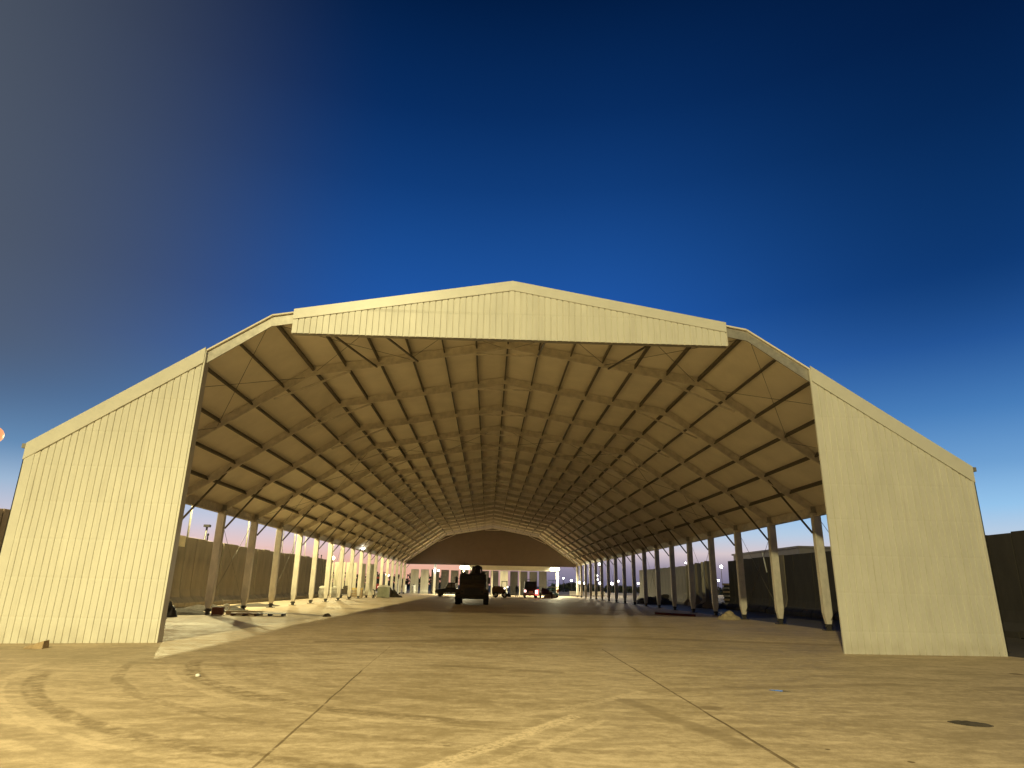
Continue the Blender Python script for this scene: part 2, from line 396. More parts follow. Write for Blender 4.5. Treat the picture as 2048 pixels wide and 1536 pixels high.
# purlins
PX = [0.] + [sgn * K * i / 6 for i in range(1, 7) for sgn in (-1, 1)] + [sgn * (K + (E - K) * i / 6) for i in range(1, 6) for sgn in (-1, 1)]
for x in PX:
    s = -1 if x < 0 else 1
    sl = (HK - HA) / K if abs(x) < K - .01 else (HE - HK) / (E - K)
    if abs(abs(x) - K) < .01: sl = ((HK - HA) / K + (HE - HK) / (E - K)) / 2
    if x == 0: sl = 0
    n = Vector((-sl * s, 0, 1)).normalized(); top = Vector((x, 0, roof(x) - .06)); bot = top - n * .22
    w = .055 if abs(abs(x) - K) > .01 else .09
    b = MB(); b.beam((bot + top) / 2 + Vector((0, Y0 + .15, 0)), (bot + top) / 2 + Vector((0, YR, 0)), w, .22, n)
    b.build('purlin', M_purlin if abs(x) > .01 else M_purlin, hangar)
for sgn in (-1, 1):
    b = MB(); x = sgn * (E - .03)
    b.box(*sorted((x, x - sgn * .10)), Y0 + .1, YR, HE - .52, HE - .06)
    b.box(*sorted((x, x - sgn * .22)), Y0 + .1, YR, HE - .52, HE - .48)
    b.build('eave_beam', M_rafter, hangar)
    b = MB(); b.box(*sorted((x + sgn * .05, x + sgn * .19)), Y0, YR, HE - .10, HE + .04); b.build('gutter', M_galv, hangar)
# rafters: welded I-section following the roof
def rafter(y):
    b = MB(); d0, d1 = .10, .46; tw = .05
    pts = [-E + .25, -K, 0, K, E - .25]
    for a, c in zip(pts[:-1], pts[1:]):
        b.hexa([(a, y - tw/2, roof(a, d1)), (c, y - tw/2, roof(c, d1)), (c, y + tw/2, roof(c, d1)), (a, y + tw/2, roof(a, d1))],
               [(a, y - tw/2, roof(a, d0)), (c, y - tw/2, roof(c, d0)), (c, y + tw/2, roof(c, d0)), (a, y + tw/2, roof(a, d0))])
        for d in (d0 + .03, d1 - .03):                 # edge lips of the cold formed section
            b.hexa([(a, y - .055, roof(a, d) - .028), (c, y - .055, roof(c, d) - .028), (c, y - tw/2 + .002, roof(c, d) - .028), (a, y - tw/2 + .002, roof(a, d) - .028)],
                   [(a, y - .055, roof(a, d) + .028), (c, y - .055, roof(c, d) + .028), (c, y - tw/2 + .002, roof(c, d) + .028), (a, y - tw/2 + .002, roof(a, d) + .028)])
        n = 6
        for i in range(n + 1):                         # bolted splice plates
            x = a + (c - a) * (i + .06 if i == 0 else i - .06 if i == n else i) / n; h = .13 if i in (0, n) else .05
            b.hexa([(x - h, y - .045, roof(x - h, d1 - .06)), (x + h, y - .045, roof(x + h, d1 - .06)), (x + h, y - .02, roof(x + h, d1 - .06)), (x - h, y - .02, roof(x - h, d1 - .06))],
                   [(x - h, y - .045, roof(x - h, d0 + .06)), (x + h, y - .045, roof(x + h, d0 + .06)), (x + h, y - .02, roof(x + h, d0 + .06)), (x - h, y - .02, roof(x - h, d0 + .06))])
    return b
def ties(y):
    out = []
    b = MB(); b.beam((-1.35, y, roof(1.35, .52)), (1.35, y, roof(1.35, .52)), .08, .07)
    out.append(('apex_tie', b))
    for s in (-1, 1):
        out.append(('knee_tie', MB().beam((s * (K - 1.6), y, roof(K - 1.6, .50)), (s * (K + 1.4), y, roof(K + 1.4, .50)), .08, .07)))
    return out
r0 = None
for k, y in enumerate(FR):
    if k == 0: continue
    if r0 is None:
        r0 = rafter(0).build('rafter', M_rafter, hangar); r0.location.y = y
        tl = [q.build(nm, M_rafter, r0) for nm, q in ties(0)]
    else:
        a = r0.copy(); C.objects.link(a); a.location.y = y
        for t0 in tl:
            t = t0.copy(); C.objects.link(t); t.parent = a
# columns
def column():
    b = MB(); w, d = .38, .28
    b.hexa([(-w*.30, -d*.35, .28), (w*.30, -d*.35, .28), (w*.30, d*.35, .28), (-w*.30, d*.35, .28)], [(-w/2, -d/2, .75), (w/2, -d/2, .75), (w/2, d/2, .75), (-w/2, d/2, .75)])
    b.box(-w/2, w/2, -d/2, d/2, .75, 5.30)
    return b
def col_foot():
    b = MB(); b.box(-.24, .24, -.2, .2, .0, .035); b.box(-.09, .09, -.08, .08, .035, .28); b.cyl((-.16, 0, .2), (.16, 0, .2), .05); return b
def col_cap():
    b = MB(); b.box(-.05, .22, -.06, .06, 5.30, 5.62); b.box(-.2, .2, -.16, .16, 5.30, 5.33); return b
c0 = None
for sgn in (-1, 1):
    for k, y in enumerate(FR):
        loc = (sgn * CX, y, 0)
        if c0 is None:
            c0 = column().build('column', M_column, hangar, .012); cf = col_foot().build('column_foot', M_dark, c0); cc = col_cap().build('cap_plate', M_galv, c0)
            c0.location = loc
        else:
            a = c0.copy(); C.objects.link(a); a.location = loc
            for q in (cf, cc):
                z = q.copy(); C.objects.link(z); z.parent = a
            if sgn > 0: a.rotation_euler = (0, 0, math.pi)
        if k == 0: pass
b0 = {}
for sgn in (-1, 1):
    for k, y in enumerate(FR):
        if sgn not in b0:
            q = MB(); q.beam((sgn * 14.87, 0, 4.36), (sgn * 12.95, 0, 6.85), .075, .075); b0[sgn] = q.build('knee_brace', M_purlin, hangar); b0[sgn].location.y = y
        else:
            a = b0[sgn].copy(); C.objects.link(a); a.location.y = y
# thin bracing rods in the roof planes and along the sides
def rod(p, q, rr=.009): MB().cyl(p, q, rr, n=6).build('brace_rod', M_purlin, hangar)
for k in (0, 4, 11):
    ya, yb = FR[k], FR[k + 1]
    for s in (-1, 1):
        for (xa, xb) in ((.3, K / 2), (K / 2, K - .2), (K + .2, (E + K) / 2), ((E + K) / 2, E - .4)):
            rod((s * xa, ya, roof(xa, .30)), (s * xb, yb, roof(xb, .30))); rod((s * xb, ya, roof(xb, .36)), (s * xa, yb, roof(xa, .36)))
for k in (1, 3, 5, 8, 12):
    for s in (-1, 1):
        rod((s * 15.2, FR[k], 5.1), (s * 15.2, FR[k + 1], .35), .012)
        rod((s * 15.23, FR[k + 1], 5.1), (s * 15.23, FR[k], .35), .012)
for (xa, xb) in ((-6.2, -5.5), (-4.4, -3.8), (1.2, 1.3), (4.9, 4.3)):
    MB().beam((xa, Y0 + .2, HZ + .12), (xb, FR[1], roof(xb, .48)), .06, .06).build('header_brace', M_purlin, hangar)
# rear gable infill
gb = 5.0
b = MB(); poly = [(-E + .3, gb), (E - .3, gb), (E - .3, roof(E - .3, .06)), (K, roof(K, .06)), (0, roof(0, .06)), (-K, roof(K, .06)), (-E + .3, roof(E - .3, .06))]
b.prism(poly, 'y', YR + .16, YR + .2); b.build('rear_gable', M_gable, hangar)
b = MB(); b.box(-5.6, 11.80, YR + .02, YR + .13, gb - .78, gb + .02); b.build('rear_header_beam', M_trim, hangar)
for x, w in ((-9.9, .42), (-4.9, .2), (.14, .30), (5.0, .2), (11.6, .42)):
    MB().box(x - w/2, x + w/2, YR + .22, YR + .34, 0., gb + 3).build('rear_post', M_trim, hangar)

# rear work floods hung under the rear header
for x, lab in ((-4.7, 'bright white work floodlight under the rear beam right above the armoured truck'), (11.1, 'bright white work floodlight at the right end of the rear beam')):
    t = thing('work_floodlight', lab, 'floodlight', (x, YR - .25, gb - .42), 0, 'floodlights under the rear beam of the hangar')
    MB().box(-.85, .85, -.12, .25, .06, .30).build('housing', M_dark, t)
    MB().box(-.80, .80, -.16, -.122, -.16, .24).build('lens', E_flood, t)
    MB().box(-.1, .1, .0, .25, .3, .45).build('bracket', M_galv, t)
    ld = bpy.data.lights.new('flood', 'AREA'); ld.energy = 3000; ld.color = (1, .90, .55); ld.shape = 'RECTANGLE'; ld.size = 1.5; ld.size_y = .4
    lo = bpy.data.objects.new('flood', ld); C.objects.link(lo); lo.location = (x, YR + .75, gb + .1); lo.rotation_euler = (R(8), 0, 0)
    ld = bpy.data.lights.new('flood', 'SPOT'); ld.energy = 5200; ld.color = (1, .90, .55); ld.spot_size = R(178); ld.spot_blend = .5; ld.shadow_soft_size = .3
    lo = bpy.data.objects.new('flood', ld); C.objects.link(lo); lo.location = (x, YR - 1.3, gb - .25); lo.rotation_euler = (R(-14), 0, 0)

# ------------------------------------------------------------------ blast walls
def blast_mb(w=1.46, h=4.3):
    # cross-section in y-z, foot flared both ways, extruded along x
    return MB().prism([(-.62, 0), (.62, 0), (.62, .28), (.26, .62), (.15, 1.1), (.11, h), (-.11, h), (-.15, 1.1), (-.26, .62), (-.62, .28)], 'x', -w/2, w/2)
wall_a = blast_mb().build('concrete_barrier', M_blast, None, .02)
tag(wall_a, 'grey brown concrete blast wall segment in the long unlit row left of the hangar', 'blast wall', 'blast wall segments in the left row')
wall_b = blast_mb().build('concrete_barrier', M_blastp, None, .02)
wall_c = blast_mb().build('concrete_barrier', M_blast_shade, None, .02)
first = [True, True, True]
def wall(x, y, rz, label, group, pale=False, dz=0.):
    i = int(pale); src = (wall_a, wall_b, wall_c)[i]
    o = src if first[i] else src.copy()
    if not first[i]: C.objects.link(o)
    first[i] = False
    o.location = (x, y, dz); o.rotation_euler = (rnd.uniform(-.006, .006), rnd.uniform(-.006, .006), rz); tag(o, label, 'blast wall', group); return o
y = -2.5
while y < 61.5:
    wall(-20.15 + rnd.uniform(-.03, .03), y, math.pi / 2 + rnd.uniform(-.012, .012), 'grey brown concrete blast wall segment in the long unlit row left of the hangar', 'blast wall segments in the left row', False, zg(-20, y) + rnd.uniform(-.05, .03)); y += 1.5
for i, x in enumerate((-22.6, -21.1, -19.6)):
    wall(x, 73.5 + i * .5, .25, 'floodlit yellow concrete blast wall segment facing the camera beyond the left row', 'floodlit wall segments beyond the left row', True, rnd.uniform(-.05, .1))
for i, x in enumerate((-18.4, -17.3)):
    wall(x, 76 + i * 2, 1.2, 'narrow concrete blast wall segment seen end on beside the floodlit ones', 'end on wall segments at the left', True)
# rear row
for i in range(14):
    x = -14.2 + i * 1.83 + (0.25 if i > 6 else 0)
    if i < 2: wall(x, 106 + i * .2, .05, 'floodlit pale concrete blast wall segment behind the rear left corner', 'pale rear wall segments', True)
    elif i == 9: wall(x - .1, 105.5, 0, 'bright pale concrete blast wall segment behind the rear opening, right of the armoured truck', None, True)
    else: wall(x, 108 + rnd.uniform(-.3, .3), rnd.uniform(-.05, .05), 'concrete blast wall segment with shade painted into its colour, in the row behind the rear opening', 'dark wall segments behind the rear opening', 2, rnd.uniform(-.1, .1))
# right side
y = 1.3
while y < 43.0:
    wall(22.05 + rnd.uniform(-.03, .03), y, math.pi / 2 + rnd.uniform(-.012, .012), ('concrete blast wall segment with shade painted into its colour, in the row right of the hangar' if not 30 < y < 31.6 else 'single brown concrete blast wall segment left without the painted shade, right of the hangar'), 'blast wall segments in the right row', 2 if not 30 < y < 31.6 else 0, rnd.uniform(-.04, .04)); y += 1.5
y = 57.5
while y < 83:
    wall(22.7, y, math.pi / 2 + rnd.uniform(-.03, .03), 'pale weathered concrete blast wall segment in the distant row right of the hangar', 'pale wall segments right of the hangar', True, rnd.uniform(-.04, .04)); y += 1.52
for i, (x, y) in enumerate(((20.6, 43.9), (21.1, 46.6), (21.35, 49.4), (21.7, 52.2), (22.0, 54.6))):
    wall(x, y, math.pi / 2 - .75, 'loose dark concrete blast wall segment standing apart, turned edge on', 'edge on wall segments right of the hangar', i % 2 == 1)

# ------------------------------------------------------------------ lamp posts along the left wall
def lamp_post(x, y, h, label, em, power, colr, size=.10, group='lamp posts along the left wall', arm=.2, spot=False):
    t = thing('lamp_post', label, 'lamp post', (x, y, 0), 0, group)
    MB().cyl((0, 0, 0), (0, 0, h + .1), .085, .055, 10).build('pole', M_galv, t)
    MB().cyl((0, 0, h), (arm, 0, h + .12), .035, n=8).build('arm', M_galv, t)
    hd = MB(); hd.box(arm - .12, arm + .45, -.16, .16, h + .06, h + .2); hb = hd.build('lamp_head', M_dark, t, .03)
    MB().box(arm - .06, arm + .40, -.12, .12, h + .02, h + .062).build('lens', em, hb)
    ld = bpy.data.lights.new('street_light', 'SPOT' if spot else 'POINT'); ld.energy = power; ld.color = colr; ld.shadow_soft_size = size
    if spot: ld.spot_size = R(165); ld.spot_blend = .35
    lo = bpy.data.objects.new('street_light', ld); C.objects.link(lo); lo.location = (x + arm + .15, y, h - .05)
    return t
WARM = (1., .86, .41)
lamp_post(-21.1, 26.1 , 9.4, 'thin steel lamp post behind the left blast wall, nearest the opening', E_warm, 10500, WARM)
lamp_post(-21.1, 37.2, 9.4, 'white steel lamp post behind the left blast wall, seen just right of the second column', E_warm, 5000, WARM)
lamp_post(-21.1, 51.0, 9.4, 'steel lamp post behind the left wall, seen beside the fourth column', E_warm, 5000, WARM)
lamp_post(-21.1, 68.8, 9.4, 'steel lamp post at the far end of the left wall', E_warm, 6500, WARM)
# ------------------------------------------------------------------ light masts of the yard (outside the picture)
def yard_flood(loc, aim, power, colr, size=.25, ang=120):
    ld = bpy.data.lights.new('yard_flood', 'SPOT'); ld.energy = power; ld.color = colr; ld.shadow_soft_size = size; ld.spot_size = R(ang); ld.spot_blend = .6
    lo = bpy.data.objects.new('yard_flood', ld); C.objects.link(lo); lo.location = loc
    lo.rotation_euler = (Vector(aim) - Vector(loc)).to_track_quat('-Z', 'Y').to_euler()
yard_flood((-14.7, -49, 30.7), (0, 0, 3), 106000, WARM, .5, 80)
yard_flood((-12, -21.5, 11.5), (-10.5, -15.6, 0), 16000, WARM, .3, 112)
# sodium lamp whose globe shows at the left edge
t = thing('street_lamp', 'glowing orange sodium lamp high at the left edge of the picture', 'street lamp', (-19.75, 5.2, 0))
MB().cyl((-.5, 0, 0), (-.5, 0, 7.0), .08, .05, 10).build('pole', M_galv, t)
MB().cyl((-.5, 0, 7.0), (0, 0, 7.22), .035, n=8).build('arm', M_galv, t)
MB().ball((.0, 0, 6.86), .40, .40, .34, 16, 10).build('lamp_globe', E_sodium, t)
MB().cyl((0, 0, 7.1), (0, 0, 7.26), .2, .08, 14).build('lamp_cap', M_dark, t)
ld = bpy.data.lights.new('sodium_light', 'POINT'); ld.energy = 1100; ld.color = (1, .70, .34); ld.shadow_soft_size = .3
lo = bpy.data.objects.new('sodium_light', ld); C.objects.link(lo); lo.location = (-19.75, 5.2, 6.5)
# ------------------------------------------------------------------ armoured truck, front towards the camera
def wheel(parent, x, y, rad=.6, w=.40, face=1, rim_m=None):
    o = MB(); s = face
    o.cyl((x - w/2, y, rad), (x + w/2, y, rad), rad, n=24); o.cyl((x - w/2 + .03, y, rad), (x + w/2 - .03, y, rad), rad + .015, n=24)
    t_ = o.build('wheel', M_rubber, parent)
    q = MB(); xo = x + s * w / 2
    q.cyl((xo - s * .05, y, rad), (xo + s * .012, y, rad), rad * .58, rad * .5, 18); q.cyl((xo, y, rad), (xo + s * .05, y, rad), rad * .2, n=10)
    q.build('rim', rim_m or M_truckd, t_); return t_
t = thing('armoured_truck', 'big dark brown armoured truck with a roof turret, parked facing the camera', 'truck', (-1.98, 41.6, 0)); t.scale = (1.13, 1.0, .91)
MB().box(-.45, .45, .5, 6.0, .62, .85).build('chassis', M_black, t)
MB().box(-1.0, 1.0, .62, .88, .52, .70).box(-1.0, 1.0, 4.6, 4.86, .52, .7).build('axle', M_black, t)
MB().hexa([(-1.22, .0, .62), (1.22, .0, .62), (1.22, .28, .55), (-1.22, .28, .55)], [(-1.22, -.06, .95), (1.22, -.06, .95), (1.22, .28, .98), (-1.22, .28, .98)]).build('bumper', M_truckd, t, .02)
b = MB(); b.prism([(.10, .90), (1.95, .90), (1.95, 2.02), (1.55, 1.98), (.25, 1.72), (.10, 1.5)], 'x', -.98, .98); hood = b.build('hood', M_truck, t, .03)
g_ = MB()
for i in range(7): g_.box(-.62, .62, .06, .105, 1.0 + i * .085, 1.045 + i * .085)
g_.build('grille', M_black, hood)
for s in (-1, 1):
    MB().prism([(.05, 1.12), (.05, 1.34), (.3, 1.46), (1.25, 1.46), (1.55, 1.2), (1.45, 1.18), (1.2, 1.34), (.35, 1.34), (.18, 1.2)], 'x', *sorted((s * .98, s * 1.34))).build('fender', M_truck, t)
    MB().cyl((s * .80, .02, 1.22), (s * .80, .11, 1.22), .10, n=14).build('headlight', M_glass, t)
    for y in (.75, 4.75): wheel(t, s * 1.12, y, .61, .42, s)
    MB().box(*sorted((s * .97, s * 1.3)), 1.7, 3.9, .62, .72).build('step', M_truckd, t)
    m_ = MB().beam((s * 1.06, 1.9, 2.45), (s * 1.34, 1.75, 2.5), .04, .04).beam((s * 1.06, 1.9, 2.1), (s * 1.34, 1.75, 2.15), .04, .04).build('mirror_arm', M_black, t)
    MB().box(*sorted((s * 1.26, s * 1.44)), 1.70, 1.78, 2.0, 2.62).build('mirror', M_truckd, m_, .02)
b = MB(); b.prism([(1.72, 1.2), (6.1, 1.2), (6.1, 2.75), (5.9, 2.95), (2.35, 2.95), (2.05, 2.86), (1.72, 2.05)], 'x', -1.1, 1.1); cab = b.build('cab', M_truckd, t, .05)
b = MB(); b.prism([(1.9, .75), (6.0, .75), (6.0, 1.25), (1.9, 1.25)], 'x', -.85, .85); b.build('hull', M_truck, t)
for s in (-1, 1):
    x0, x1 = sorted((s * .06, s * .98))
    w_ = MB().hexa([(x0, 1.76, 2.12), (x1, 1.76, 2.12), (x1, 1.80, 2.12), (x0, 1.80, 2.12)], [(x0, 1.985, 2.74), (x1, 1.985, 2.74), (x1, 2.03, 2.74), (x0, 2.03, 2.74)]).build('windshield', M_glass, t)
    for y0, y1 in ((2.3, 3.1), (3.5, 4.2), (4.6, 5.3)): MB().box(*sorted((s * 1.095, s * 1.125)), y0, y1, 2.15, 2.7).build('side_window', M_glass, t)
tr = MB().cyl((.28, 3.1, 2.95), (.28, 3.1, 3.08), .62, n=20).build('turret', M_truckd, t)
sh = MB()
for k in range(6):
    a0, a1 = R(-150 + k * 50), R(-150 + k * 50 + 46)
    if k == 2: continue
    p = [(.28 + .52 * math.cos(a), 3.1 + .52 * math.sin(a)) for a in (a0, a1)]; q = [(.28 + .42 * math.cos(a), 3.1 + .42 * math.sin(a)) for a in (a0, a1)]
    sh.hexa([(p[0][0], p[0][1], 3.08), (p[1][0], p[1][1], 3.08), (p[1][0] * .97 + .28 * .03, p[1][1] * .97 + 3.1 * .03, 3.08), (p[0][0] * .97 + .28 * .03, p[0][1] * .97 + 3.1 * .03, 3.08)],
            [(q[0][0], q[0][1], 3.72), (q[1][0], q[1][1], 3.72), (q[1][0] * .96 + .28 * .04, q[1][1] * .96 + 3.1 * .04, 3.72), (q[0][0] * .96 + .28 * .04, q[0][1] * .96 + 3.1 * .04, 3.72)])
sh.ball((.34, 3.15, 3.6), .3, .3, .26, 12, 8); sh.build('gun_shield', M_truckd, tr)
MB().cyl((.2, 2.9, 3.5), (.1, 1.9, 3.55), .035, n=8).build('gun_barrel', M_black, tr)
MB().cyl((-.85, 5.6, 2.95), (-.88, 5.6, 4.3), .02, n=6).build('antenna', M_black, t)
MB().box(.72, .98, 2.5, 2.9, 2.95, 3.2).box(-.98, -.6, 2.6, 3.2, 2.95, 3.12).build('roof_box', M_truckd, t)

# dark pickup beyond it, side on, facing left
t = thing('pickup_truck', 'dark pickup truck parked side on, facing left, half hidden behind the armoured truck', 'pickup', (-6.0, 80, 0))
MB().prism([(-2.2, .55), (2.4, .55), (2.4, 1.1), (.5, 1.15), (-.6, 1.15), (-2.05, 1.0), (-2.25, .8)], 'y', -.85, .85).build('body', M_black, t, .05)
MB().prism([(-.75, 1.15), (.75, 1.15), (.7, 1.95), (-.3, 1.98)], 'y', -.78, .78).build('cab', M_black, t, .05)
MB().prism([(-.52, 1.28), (.1, 1.28), (.1, 1.85), (-.25, 1.87)], 'y', -.80, -.77).prism([(.18, 1.28), (.62, 1.28), (.6, 1.85), (.18, 1.85)], 'y', -.80, -.77).build('side_window', M_gray, t)
for x in (-1.45, 1.55):
    for s in (-1, 1):
        w_ = MB().cyl((x, s * .72 - .12, .4), (x, s * .72 + .12, .4), .4, n=18).build('wheel', M_rubber, t); MB().cyl((x, s * .86, .4), (x, s * .83, .4), .2, n=12).build('rim', M_truckd, w_)
# small brown loader to the right of it
t = thing('loader', 'small rust brown loader with white work lamps just right of the armoured truck', 'loader', (1.35, 79, 0))
MB().prism([(-1.25, .5), (.7, .5), (.75, 1.2), (.2, 1.55), (-1.15, 1.6), (-1.3, 1.2)], 'y', -.7, .7).build('body', M_brown, t, .05)
MB().beam((.1, -.6, 1.5), (.15, -.6, 2.2), .09, .09).beam((.1, .6, 1.5), (.15, .6, 2.2), .09, .09).beam((.95, -.6, .9), (.85, -.6, 2.2), .09, .09).beam((.95, .6, .9), (.85, .6, 2.2), .09, .09).box(.05, .95, -.68, .68, 2.2, 2.3).build('cab_frame', M_black, t)
MB().prism([(.9, .15), (1.5, .1), (1.45, .3), (1.15, .75), (.95, .8)], 'y', -.8, .8).build('bucket', M_black, t)
for x in (-.75, .55):
    for s in (-1, 1):
        w_ = MB().cyl((x, s * .72 - .14, .42), (x, s * .72 + .14, .42), .42, n=18).build('wheel', M_rubber, t); MB().cyl((x, s * .87, .42), (x, s * .84, .42), .18, n=12).build('rim', M_white if s < 0 else M_truckd, w_)
for x, z in ((.52, 1.3), (.95, 1.5), (.98, .62)):
    MB().ball((x, -.74, z), .12, .06, .12, 10, 6).build('work_lamp', emit('loader_lamp', (1, .93, .75), 3.), t)
# dark truck with lit tail lights
t = thing('utility_truck', 'dark utility truck with glowing red tail lights, seen from behind at the right', 'truck', (5.75, 79.5, 0))
MB().box(-.95, .95, .0, 3.2, .75, 1.35).build('body', M_black, t, .04)
MB().prism([(.0, 1.35), (1.9, 1.35), (1.6, 2.35), (.25, 2.35)], 'x', -.86, .86).build('cab', M_black, t, .05)
MB().box(-.62, .62, -.02, .03, 1.5, 2.15).build('rear_window', M_glass, t)
rk = MB()
for s in (-1, 1): rk.beam((s * .86, .05, 1.35), (s * .78, .05, 2.95), .09, .09); rk.beam((s * .86, 1.7, 1.35), (s * .78, 1.7, 2.75), .07, .07)
rk.beam((-.78, .05, 2.62), (.78, .05, 2.62), .08, .08).build('rack', M_black, t)
bp_ = MB().box(-1.0, 1.0, -.14, -.02, .45, .66).build('bumper', M_redr, t, .02)
MB().box(-.95, -.70, -.05, -.01, .85, 1.12).build('tail_light', E_hot, t); MB().box(.68, 1.0, -.06, -.01, .62, 1.12).build('tail_light', E_hot, t)
MB().box(.98, 1.12, -.10, .0, .5, 1.2).box(.64, .98, -.16, -.145, .46, .6).build('light_cluster', E_red, t)
MB().box(-.3, .3, -.05, -.01, .78, 1.0).build('number_plate', M_pale, t)
for s in (-1, 1):
    for y in (.7, 2.6): wheel(t, s * .82, y, .42, .26, s)
ld = bpy.data.lights.new('tail_glow', 'POINT'); ld.energy = 8; ld.color = (1, .1, .08); ld.shadow_soft_size = .1
lo = bpy.data.objects.new('tail_glow', ld); C.objects.link(lo); lo.location = (6.6, 79.0, .7)
t = thing('utility_trailer', 'low dark trailer standing to the right of the truck with the red tail lights', 'trailer', (8.1, 80.2, 0))
MB().box(-.7, .9, 0, 2.4, .55, 1.0).prism([(-.7, 1.0), (.5, 1.0), (.2, 1.35), (-.7, 1.5)], 'y', .2, 1.6).build('bed', M_black, t, .04)
for s in (-.8, .9): wheel(t, s, 1.1, .36, .2, 1 if s > 0 else -1)
MB().beam((0, 0, .6), (-.5, -1.0, .5), .08, .08).build('drawbar', M_dark, t)
# lift platform
t = thing('scissor_lift', 'blue green scissor lift with a railed platform left of the right rear post', 'lift', (10.2, 91, 0))
MB().box(-.85, .85, 0, 2.2, .3, .62).build('base', M_teal, t, .03)
b = MB()
for y in (.15, 2.05):
    for z in (.62, 1.05): b.beam((-.7, y, z), (.7, y, z + .43), .08, .06); b.beam((.7, y, z), (-.7, y, z + .43), .08, .06)
b.build('scissor_arms', M_teal, t)
MB().box(-.9, .9, 0, 2.2, 1.48, 1.6).build('platform', M_green, t)
b = MB()
for x in (-.87, 0, .87):
    for y in (.03, 2.17): b.beam((x, y, 1.6), (x, y, 2.65), .05, .05)
for z in (2.12, 2.65):
    for y in (.03, 2.17): b.beam((-.87, y, z), (.87, y, z), .05, .05)
    for x in (-.87, .87): b.beam((x, .03, z), (x, 2.17, z), .05, .05)
b.build('guard_rail', M_teal, t)
for s in (-1, 1):
    for y in (.4, 1.8): MB().cyl((s * .72 - .1, y, .25), (s * .72 + .1, y, .25), .25, n=14).build('wheel', M_rubber, t)
MB().box(.55, .85, -.05, 0, .7, 1.3).build('control_box', M_orange, t)

# person standing at the rear
def person(loc, rz):
    J = {'pel': (0, 0, .98), 'wai': (0, 0, 1.12), 'che': (0, -.01, 1.38), 'nec': (0, 0, 1.56), 'hed': (0, -.02, 1.68), 'top': (0, -.01, 1.80)}
    rad = {'pel': (.15, .11), 'wai': (.145, .10), 'che': (.17, .115), 'nec': (.06, .06), 'hed': (.085, .10), 'top': (.07, .085)}
    ed = [('pel', 'wai'), ('wai', 'che'), ('che', 'nec'), ('nec', 'hed'), ('hed', 'top')]
    for s, n in ((-1, 'l'), (1, 'r')):
        J.update({n + 'hip': (s * .10, 0, .90), n + 'kne': (s * .12, -.02, .50), n + 'ank': (s * .13, .02, .09), n + 'toe': (s * .15, -.15, .045),
                  n + 'sho': (s * .19, 0, 1.46), n + 'elb': (s * .27, .02, 1.16), n + 'wri': (s * .26, -.09, .92), n + 'han': (s * .25, -.12, .82)})
        rad.update({n + 'hip': (.095, .10), n + 'kne': (.062, .065), n + 'ank': (.045, .05), n + 'toe': (.045, .035), n + 'sho': (.065, .065), n + 'elb': (.046, .046), n + 'wri': (.033, .033), n + 'han': (.035, .02)})
        ed += [('pel', n + 'hip'), (n + 'hip', n + 'kne'), (n + 'kne', n + 'ank'), (n + 'ank', n + 'toe'), ('che', n + 'sho'), (n + 'sho', n + 'elb'), (n + 'elb', n + 'wri'), (n + 'wri', n + 'han')]
        for i in range(5):                      # thumb and four fingers
            dx = s * (.0 + (i - 2) * .004); fy = -.155 + i * .02
            J[n + 'f%d' % i] = (s * .25 + dx, fy + (-.02 if i == 0 else 0), .80 - (.02 if i == 0 else .065 + .01 * (2 - abs(i - 2.5)))); rad[n + 'f%d' % i] = (.009, .009)
            ed.append((n + 'han', n + 'f%d' % i))
    ks = list(J); me = bpy.data.meshes.new('person'); me.from_pydata([J[k] for k in ks], [(ks.index(a), ks.index(c)) for a, c in ed], [])
    me.materials.append(M_cloth); o = bpy.data.objects.new('person', me); C.objects.link(o)
    sk = o.modifiers.new('skin', 'SKIN'); me.skin_vertices or me.attributes
    if not me.skin_vertices:
        bpy.context.view_layer.objects.active = o; bpy.ops.mesh.customdata_skin_add()
    for i, k in enumerate(ks): me.skin_vertices[0].data[i].radius = rad[k]
    me.skin_vertices[0].data[0].use_root = True
    sb = o.modifiers.new('sub', 'SUBSURF'); sb.levels = 1; sb.render_levels = 2
    o.location = loc; o.rotation_euler = (0, 0, rz); return o
p = person((4.05, 88, 0), .4); tag(p, 'person in dark clothes standing near the rear opening left of the truck with red lights', 'person')
MB().ball((0, -.012, 1.78), .105, .12, .10, 14, 8).build('hair', M_black, p)

# ------------------------------------------------------------------ along the left side
def mound(name, label, cat, loc, rx, ry, h, m, seed, n=22):
    rr = random.Random(seed); b = MB(); N_ = n
    ph = [rr.uniform(0, 6.28) for _ in range(6)]
    vs = []
    for j in range(N_ + 1):
        for i in range(N_ + 1):
            x = -1 + 2 * i / N_; y = -1 + 2 * j / N_; d = math.hypot(x, y)
            z = max(0, 1 - d ** 3) if d < 1 else 0
            k = noise.noise(Vector((x * 2.2 + seed, y * 2.2, seed * .37))) * .8 + noise.noise(Vector((x * 6 + seed, y * 6, .5))) * .45
            vs.append((x * rx, y * ry, max(-.02, z * h * (1 + k) - (.03 if d > .93 else 0))))
    fs = [(j * (N_ + 1) + i, j * (N_ + 1) + i + 1, (j + 1) * (N_ + 1) + i + 1, (j + 1) * (N_ + 1) + i) for j in range(N_) for i in range(N_)]
    b.add(vs, fs, True); o = b.build(name, m); o.location = loc; tag(o, label, cat); return o
mound('rubble_heap', 'low heap of dark rubble between the opening and the first left column', 'rubble', (-16.9, 15.8, 0), 2.2, 1.3, .20, M_rub, 3)
mound('rubble_heap', 'low heap of dark rubble behind the red brown crate', 'rubble', (-16.6, 20.8, 0), 2.0, 1.6, .22, M_rub, 5)
mound('dirt_patch', 'flat patch of dark dirt between the second and third left columns', 'dirt', (-16.9, 29.2, 0), 1.6, 2.2, .12, M_rub, 8)
